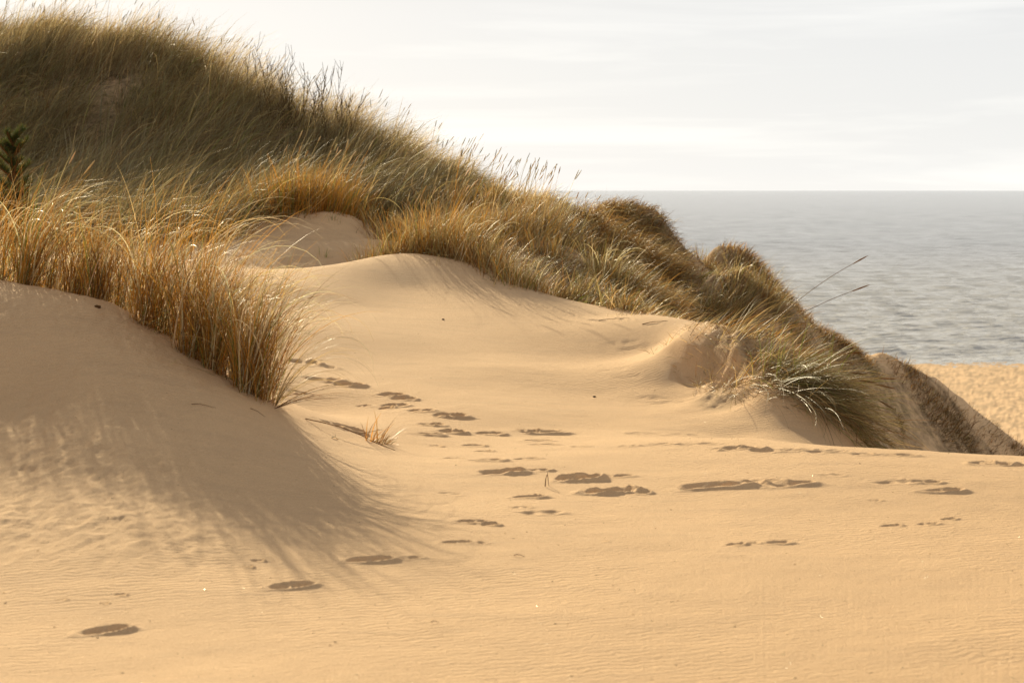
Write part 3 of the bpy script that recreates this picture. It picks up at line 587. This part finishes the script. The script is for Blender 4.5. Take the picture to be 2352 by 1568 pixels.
G2 = 'warm tussocks on the flat behind the mound'
for px, y, h, n, sd_, lb in ((535,23.9,.72,380,0,'orange tussock at the left end of the row behind the mound'),
    (590,24.1,.85,420,1,'fine orange tussock second from left behind the mound'),
    (640,23.9,.95,460,3,'orange tussock with a few seed heads behind the mound, above the shaded sand'),
    (690,23.9,1.0,480,6,'orange tussock with many upright seed heads in the middle of the row'),
    (740,24.1,1.0,460,10,'orange tussock with the densest stand of golden seed heads'),
    (785,24.4,.85,400,4,'orange tussock at the right end of the row, against the dark grass'),
    (500,22.6,.5,240,0,'small greenish tussock left of the shaded bare sand')):
    tuft(px, y, lb, h=h * .84, n=n, rx=.40, ry=.5, lean=.0, tilt=.14, bend=.42, w=.0075, pal=[(ORANGE, 7), (BROWN, 2), (GREEN, 1.4), (STRAW, 1)], curls=5, seeds=sd_, seed_h=1.18, green=14, low=70, group=G2, S=6, spread=.4, seedr=.007)

G3 = 'tussocks along the crest of the round mound'
MND = [(ORANGE, 2.6), (STRAW, 2.4), (BROWN, 3), (DUN, 3.5), (GREEN, .8)]
for px, y, h, n, cu, sd_, lb in ((868,20.7,.42,260,4,0,'low straw tussock at the left foot of the mound crest grass'),
    (915,20.7,.62,360,8,1,'straw tussock standing right above the top of the bare mound'),
    (965,20.75,.85,420,8,4,'tall tussock above the mound top with slanting stems'),
    (1010,20.6,.9,420,10,3,'tall orange tussock just right of the mound top'),
    (1060,20.35,.75,380,14,2,'tussock with pale shiny curls right of the mound top'),
    (1110,19.95,.62,340,16,1,'curly pale tussock on the right shoulder of the mound'),
    (1160,19.4,.5,320,16,0,'tangled low tussock beside the tracks down the mound'),
    (1205,18.95,.42,300,10,0,'last low tussock reaching down over the right side of the mound')):
    tuft(px, y, lb, h=h, n=n, rx=.30, ry=.32, lean=.15, tilt=.2, bend=.7, w=.006, pal=MND, curls=cu, seeds=sd_, seed_h=1.15, green=10, low=170, group=G3, S=7, spread=.45, seedr=.0065)
G4 = 'tall tussocks between mound and sea'
for px, y, h, n, sd_, lb in ((905,23.6,.72,380,2,'orange brown tussock behind the left end of the mound grass'),
    (960,23.5,.85,420,4,'orange tussock with dark seed heads behind the mound top'),
    (1020,23.3,.98,440,5,'tall orange tussock in front of the skyline dip of the hill'),
    (1080,23.0,1.0,440,4,'tall orange tussock second from the middle against the pale horizon'),
    (1135,22.8,.95,440,3,'orange tussock in the middle of the tall grass by the horizon'),
    (1190,22.7,.9,420,4,'brown tussock left of the rounded one at the water edge'),
    (1245,23.6,1.0,460,7,'rounded tussock with glowing tips standing against the sea horizon'),
    (1300,23.9,.9,440,5,'rightmost round tussock overlapping the horizon line'),
    (1265,21.8,.6,340,0,'brown tussock below the round one by the horizon'),
    (1040,25.6,.9,380,3,'rear tussock below the hill skyline where it meets the horizon'),
    (1130,25.4,.85,380,3,'rear tussock behind the tall orange grass near the horizon')):
    tuft(px, y, lb, h=h * .68, n=n, rx=.38, ry=.42, lean=.1, tilt=.14, bend=.6, w=.0068, pal=[(ORANGE, 3), (BROWN, 3), (DUN, 4.5), (STRAW, 1.5)], curls=4, seeds=sd_, seed_h=1.28, green=8, low=90, group=G4, S=7, spread=.45, seedr=.0065)
G5 = 'tussocks on the lee side of the headland'
for px, y, h, n, cu, lb in ((1395,21.6,.85,460,26,'dark tussock with long pale leaves fanning right below the hump'),
    (1432,21.4,.75,380,16,'bushy dark tussock on the sand shoulder below the hump'),
    (1350,19.6,.55,340,4,'dark brown tussock in the shaded dip right of the mound'),
    (1300,19.3,.42,300,4,'low grey tussock in the dip right of the mound'),
    (1440,18.3,.5,320,3,'shaded tussock just behind the low saddle of the bare sand'),
    (1490,26.9,.55,420,2,'swept golden tussock on the flank of the hump'),
    (1610,23.6,.62,420,4,'straw tussock in front of the sandy gully'),
    (1655,23.8,.66,440,6,'straw tussock with pale tips right of the sandy gully'),
    (1705,24.2,.66,440,3,'golden tussock on the second hump face'),
    (1765,24.6,.66,420,2,'golden brown tussock on the right of the second hump face'),
    (1640,28.6,.45,360,0,'dark olive tussock beneath the second hump crest'),
    (1705,29.0,.5,360,0,'dark olive tussock under the right end of the second hump crest'),
    (1815,29.6,.6,360,0,'olive tussock on the steep side facing the sea'),
    (1855,24.4,.55,340,0,'olive tussock lowest on the steep side above the knoll')):
    tuft(px, y, lb, h=h * .9, n=int(n * .9), rx=.26, ry=.32, lean=-.6, tilt=.4, bend=1.1, w=.0068, pal=[(BROWN, 3), (DUN, 5), (STRAW, 1.6), (ORANGE, .6), (GREEN, .5), (DARK, 1)], curls=cu, green=5, low=130, lowaz=-.9, group=G5, S=7, spread=.5)

# the knoll: litter and stems on top, curtain of grass hanging down to the right
G6 = 'grass hanging from the knoll at right'
for px, y, h, n, lb in ((1745,12.95,.62,420,'matted grass hanging just right of the sand ledge'),
    (1790,12.75,.75,470,'grass curtain falling from the middle of the knoll'),
    (1838,12.6,.85,520,'long grass curtain right of the matted part of the knoll'),
    (1885,12.6,.85,520,'long olive grass hanging to the foreground sand edge'),
    (1930,12.9,.75,440,'rightmost hanging grass of the knoll')):
    tuft(px, y, lb, h=h * .95, n=n, rx=.20, ry=.28, lean=-.85, tilt=1.45, bend=.8, w=.0042, pal=[(DUN, 5), (STRAW, 1), (GREY, 1.5), (GREEN, 1), (BROWN, 1.5), (DARK, 2)], curls=0, green=8, low=90, lowaz=-1.0, group=G6, S=10, spread=.3)
for px, y, h, n, lb in ((1620,14.6,.34,150,'thin litter of straw on the flat top of the knoll'),
    (1500,17.0,.28,120,'flattened straw along the back edge of the saddle'),
    (1565,17.0,.34,170,'flattened brown straw at the left end of the knoll top'),
    (1680,14.0,.36,240,'tangle of straw and stalks above the sand ledge'),
    (1730,13.6,.42,280,'straw tangle behind the ledge where long stems start'),
    (1790,13.15,.42,300,'straw tangle along the right rim of the knoll')):
    tuft(px, y, lb, h=h, n=n // 3, rx=.34, ry=.2, lean=-.1, tilt=.9, bend=.6, w=.0045, pal=[(STRAW, 3), (ORANGE, 1), (BROWN, 2)], low=int(n * 1.5), lowaz=None, group='straw litter on the knoll', name='straw_litter', cat='straw', S=6)
stems('seed_stems', 'long thin stems leaning right from the knoll, dark seed heads against the sea', 'grass stems',
      [(1730,13.6,-.05,.80,.28,1.0,.007,BROWN * .7,0),(1735,13.6,-.1,1.0,.22,.85,.007,BROWN * .7,0)], group=None)
stems('leaning_stems', 'spray of pale stems leaning right out of the straw above the sand ledge', 'grass stems',
      [(1700 + R.uniform(-40, 60),13.8,R.normal(0,.4),R.uniform(.6,1.2),R.uniform(.2,1.2),R.uniform(.35, .7),.0032,STRAW * R.uniform(.6, 1),R.normal(0,.3)) for k in range(26)], seed=False)
stems('hanging_seed_stems', 'stems with heavy seed heads drooping right over the grass curtain', 'grass stems',
      [(1850 + R.uniform(-60, 60),12.7,R.normal(-.35,.2),R.uniform(.9,1.2),R.uniform(.5,1.1),R.uniform(.32,.48),.005,STRAW * R.uniform(.7, 1),R.normal(0,.3)) for k in range(7)])

for px, y, lb in ((1668,13.35,'tangled root mat crumbling over the sand ledge'),(1705,13.15,'root mat hanging below the ledge on the upper bank'),(1745,12.85,'tangled mat on the middle of the sand bank'),(1790,12.5,'tangled mat near the bottom of the sand bank'),(1765,13.15,'straw mat on the crest between ledge and grass curtain')):
    tuft(px, y, lb, h=.26, n=50, rx=.20, ry=.22, lean=-1.0, tilt=1.45, bend=.5, w=.0038, pal=[(DUN, 2), (DARK, 5), (BROWN, 4)], low=80, lowaz=None, group='root mats on the bank of the knoll', name='root_mat', cat='straw', S=6, spread=.8)
# tufts on the far right of the cliff
def mat_clump(px, y, label, h, n, rx, ryy, pal): tuft(px, y, label, h=h * .62, n=int(n * .5), rx=rx * .62, ry=ryy * .7, lean=-.8, tilt=.8, bend=1.1, w=.008, pal=pal, low=n // 3, lowaz=-.9, group='dark root mats on the seaward slope', name='root_mat', cat='grass tuft', S=6, spread=.6)
DK = [(DARK, 4), (BROWN, 2), (DUN, 1)]
mat_clump(2088,33.0,'small dark root mat capping the end of the sandy ridge by the beach',.22,380,.30,.5,DK)
mat_clump(2150,32.4,'large dark root mat in the middle of the seaward slope',.5,700,.55,.6,DK)
mat_clump(2205,32.9,'dark root mat hanging on the right edge of the seaward slope',.5,600,.5,.7,DK)
mat_clump(2068,31.0,'small dark clump alone on the pink sand face',.3,240,.12,.3,DK)
mat_clump(1995,31.3,'grey green clump on the lit sand below the ridge end',.45,500,.6,.5,[(DUN, 3), (GREY, 3), (GREEN, 1)])
mat_clump(2030,29.8,'brown clump at the foot of the sand face just above the near edge',.4,420,.3,.4,[(BROWN, 2), (DUN, 3)])
mat_clump(2290,34.1,'straggling dark mat low on the cliff edge near the right border',.3,260,.8,.5,DK)
mat_clump(1955,24.4,'olive clump behind the hanging grass of the knoll',.55,500,.35,.4,[(DUN, 4), (GREEN, 1), (DARK, 1)])

# ------------------------------------------------------------------ bare twiggy shrub on the hill, small pine at the left edge
def shrub(px, y, label, H, nst, spread):
    o = gp(px, y); root = empty('bare_shrub', o); tag(root, label, 'shrub', 'leafless shrubs on the hill shoulder'); parts = []; tw = []
    for k in range(nst):
        a = R.uniform(0, 6.28); L = H * R.uniform(.6, 1.05); t = R.uniform(.02, spread); m = 9
        p = [o + np.array([R.normal(0, .12), R.normal(0, .12), -.05])]; dx, dy = math.cos(a) * t, math.sin(a) * t * .6
        for q in range(m):
            dx += R.normal(0, .05); dy += R.normal(0, .05); v = np.array([dx, dy, 1]); p.append(p[-1] + v / np.linalg.norm(v) * L / m)
        parts.append(tube(p, .009, .003, DARK * R.uniform(.7, 1.2), 4))
        for q in range(2, m):
            for _ in range(2):
                b = R.uniform(0, 6.28); bt = R.uniform(.4, .9); l2 = L * R.uniform(.10, .26); v = np.array([math.cos(b) * bt, math.sin(b) * bt, 1.]); v /= np.linalg.norm(v)
                e1 = p[q] + v * l2 * .5; e2 = e1 + (v + np.array([0, 0, .5])) * l2 * .4
                tw.append(tube([p[q], e1, e2], .005, .003, DARK * R.uniform(.7, 1.3), 3))
    V, Q, Cc = merge(parts); mesh_obj('branches', V, Q, M_WOOD, root, Cc, origin=o)
    V, Q, Cc = merge(tw); mesh_obj('twigs', V, Q, M_WOOD, root, Cc, origin=o)
shrub(608,32.6,'tall leafless shrub whose twigs rise above the hill skyline',1.75,7,.22)
shrub(660,32.2,'leafless shrub with a very upright stem just right of the tallest',1.55,7,.25)
shrub(730,31.6,'leafless shrub at the lower right of the two tall ones',1.5,9,.35)
shrub(645,31.2,'low dark leafless shrub in front of the tall ones',1.1,12,.5)
shrub(790,30.8,'small leafless shrub near the dark grass of the hill shoulder',1.2,8,.4)
def pine(px, y, label, H):
    o = gp(px, y); root = empty('small_pine', o); tag(root, label, 'pine'); wood = [tube([o + np.array([0, 0, -.1]), o + np.array([.03, 0, H * .5]), o + np.array([0, 0, H * .95])], .04, .012, DARK)]; ndl = []
    br = []
    for k in range(52):
        zz = H * R.uniform(.15, .95); a = R.uniform(0, 6.28); l = (1.1 - zz / H * .75) * R.uniform(.35, .75) * H * .5
        c = o + np.array([0, 0, zz]); v = np.array([math.cos(a), math.sin(a), .55 + R.uniform(0, .5)]); v /= np.linalg.norm(v); p = [c + v * l * q / 4 + np.array([0, 0, .10 * l * (q / 4) ** 2]) for q in range(5)]
        br.append(tube(p, .014, .006, BROWN * .6, 4))
        m = 330; f = R.uniform(.25, 1.06, m); r = c + v * (l * f)[:, None] + np.stack([0 * f, 0 * f, .10 * l * f ** 2], -1)
        az = R.uniform(0, 6.28, m); dirs_t = R.uniform(.2, 1.2, m)
        V, Q, Cc, _, _ = ribbons(r, R.uniform(.05, .085, m), az, dirs_t, R.uniform(0, .3, m), np.full(m, .003), palette(m, [(lin(66, 78, 40), 3), (lin(104, 108, 56), 1), (BROWN, .4)]), 2)
        ndl.append((V, Q, Cc))
    for nm, pp, mt in (('trunk', wood, M_WOOD), ('branches', br, M_WOOD), ('needles', ndl, M_GRASS)):
        V, Q, Cc = merge(pp); mesh_obj(nm, V, Q, mt, root, Cc, origin=o)
pine(30,18.6,'small dark green pine at the left edge behind the orange grass',1.35)

# ------------------------------------------------------------------ small things lying on the sand
def lumps(name, label, cat, px, py, r, n, col, flat=.6):
    y = seen(px, py); o = gp(px, y); parts = []
    for k in range(n):
        c = o + np.array([R.normal(0, r * .3), R.normal(0, r * .3), r * .15]) if n > 1 else o + np.array([0, 0, r * .2])
        th, ph = np.meshgrid(np.linspace(0, math.pi, 8), np.linspace(0, 2 * math.pi, 11)[:-1], indexing='ij')
        d = np.stack([np.sin(th) * np.cos(ph), np.sin(th) * np.sin(ph), np.cos(th)], -1); rr = r * R.uniform(.5, 1) * (1 + .5 * fbm(d[..., 0] * 1.7 + k * 3, d[..., 1] * 1.7 + d[..., 2], 3, k))
        p = c + d * rr[..., None] * np.array([1.2, 1, flat]); i, j = np.meshgrid(np.arange(7), np.arange(10), indexing='ij')
        Q = np.stack([i * 10 + j, (i + 1) * 10 + j, (i + 1) * 10 + (j + 1) % 10, i * 10 + (j + 1) % 10], -1).reshape(-1, 4)
        parts.append((p.reshape(-1, 3), Q, np.tile(col, (80, 1))))
    V, Q, Cc = merge(parts); tag(mesh_obj(name, V, Q, M_WOOD, None, Cc, origin=o), label, cat)
def twig(label, px, py, az, L, col=None, r=.003, lift=.006, side=True, name='twig'):
    y = seen(px, py); o = gp(px, y); m = 7; x = np.linspace(0, 1, m); w = R.normal(0, .02, m) * L
    X = o[0] + math.cos(az) * L * x - math.sin(az) * w; Y = o[1] + math.sin(az) * L * x + math.cos(az) * w
    p = gxy(X, Y); p[:, 2] += .003 + lift * np.sin(x * math.pi * 1.3).clip(-.1, 1)
    parts = [tube(p, r, r * .4, BROWN * .6 if col is None else col)]
    if side:
        q = p[3]; parts.append(tube([q, q + np.array([.2 * L * math.cos(az + .7), .2 * L * math.sin(az + .7), .02])], r * .6, r * .3, BROWN * .6 if col is None else col))
    V, Q, Cc = merge(parts); tag(mesh_obj(name, V, Q, M_WOOD, None, Cc, origin=o), label, 'twig')
lumps('turf_lump', 'dark crumbled turf lump at the edge of the near slope grass', 'turf lump', 225, 706, .022, 4, BROWN * .45)
lumps('pebble', 'small dark stone on the bare middle of the sand basin', 'pebble', 1365, 912, .018, 1, DARK * .6)
lumps('pebble', 'small dark stone on the sunlit side of the round mound', 'pebble', 1018, 735, .02, 1, DARK * .6)
twig('short dark twig in the open sand left of centre bottom', 1180, 1277, -.3, .05, r=.002, side=False)
twig('tiny upright dark twig beside the churned footprints', 1252, 1118, 1.0, .05, lift=.06)
twig('faint dark twig half buried low in the left slope', 575, 940, -.6, .12, r=.002, side=False)
twig('thin twig on the middle of the shaded left slope', 440, 932, .1, .14, r=.002, side=False)
twig('dark stalk lying on the saddle beside the knoll', 1475, 748, .02, .24, r=.004, side=False)
twig('dead stalk on the sand left of the knoll litter', 1375, 737, -.2, .30)
twig('long brown root reaching over the sand from the slope foot', 700, 962, -.35, .75, col=BROWN * .9, r=.0035, lift=.05)
twig('pale dry leaf scrap on the slope foot', 762, 1006, .9, .06, col=PALE, r=.004)
twig('small twig near the bottom middle of the foreground', 990, 1430, .2, .03, r=.0015, side=False)
twig('dead sprig standing on the mound crest by the tracks', 1003, 612, 1.2, .12, lift=.12, col=STRAW, name='dry_sprig')
# dead tuft half buried in a footprint hollow
y0 = seen(868, 1016)
tuft(868, y0, 'small dead orange tuft half buried beside the footprints at the slope foot', h=.22, n=26, rx=.07, ry=.03, lean=.2, tilt=.3, bend=.9, w=.006, pal=[(ORANGE, 2), (BROWN, 2)], low=46, lowaz=.0, S=7)
# sparse sprouts on the shaded sand behind the mound
for px, y, lb in ((745,21.2,'lone green sprout on shaded sand just left of the mound crest'),(660,23.5,'sparse sprout left on the trampled shaded sand'),(720,25,'sprout under the orange row on shaded sand'),(820,24.5,'sparse straw sprout right on the shaded sand'),(770,23.3,'sprout in the middle of the shaded sand')):
    tuft(px, y, lb, h=.26, n=5, rx=.07, ry=.07, tilt=.15, bend=.4, w=.007, pal=[(GREEN, 1), (STRAW, 1)], green=5, low=8, group='sprouts on the shaded sand', name='grass_sprout', S=5)

# ------------------------------------------------------------------ crumbs of root, shell and straw strewn over the sand (nobody could count them)
def crumbs(n):
    px = R.uniform(-50, 2400, n); y = 5.4 + 13 * R.random(n) ** 1.6; o = gp(px, y); o[:, 2] += .001
    L_ = R.uniform(.003, .014, n); az = R.uniform(0, 6.28, n)
    V, Q, Cc, _, _ = ribbons(o, L_, az, np.full(n, 1.45), np.full(n, .3), R.uniform(.0015, .004, n), palette(n, [(DARK * .6, 3), (BROWN, 2), (STRAW, 2), (PALE, 1)]), 2)
    tag(mesh_obj('sand_crumbs', V, Q, M_WOOD, None, Cc), 'tiny dark and pale crumbs strewn over the open sand', None, None, 'stuff')
crumbs(1500)

# flakes of mica on the sand that catch the sun
def glints(n):
    px = R.uniform(-30, 2380, n); y = 5.5 + 11 * R.random(n) ** 1.3; o = gp(px, y); o[:, 2] += .0025
    az = rad(90 + SUN_AZ); Ls = np.array([math.cos(az) * math.cos(rad(SUN_EL)), math.sin(az) * math.cos(rad(SUN_EL)), math.sin(rad(SUN_EL))])
    nr = R.normal(0, .16, (n, 3)) + np.array([Ls[0] * .5, -.02, 1.0]) * 1.0; nr[:, 0] = R.normal(Ls[0] * .2, .22, n); nr[:, 1] = R.normal(0, .22, n); nr[:, 2] = .35 + .0 * nr[:, 2]
    nr /= np.linalg.norm(nr, axis=1, keepdims=True)
    a = np.cross(nr, np.array([.2, .9, .1])); a /= np.linalg.norm(a, axis=1, keepdims=True); b = np.cross(nr, a); sz = R.uniform(.0004, .0009, n)[:, None]
    V = np.stack([o - a * sz, o - b * sz, o + a * sz, o + b * sz], 1).reshape(-1, 3); Q = np.arange(4 * n).reshape(-1, 4)
    m, t = new_mat('mica'); out = t.nodes.new('ShaderNodeOutputMaterial'); g_ = t.nodes.new('ShaderNodeBsdfGlossy'); g_.inputs['Roughness'].default_value = .30; g_.inputs['Color'].default_value = (.95, .9, .8, 1)
    t.links.new(g_.outputs[0], out.inputs[0])
    tag(mesh_obj('mica_flakes', V, Q, m, None, None, smooth=False), 'tiny bright flakes glinting in the open sand', None, None, 'stuff')
glints(6000)
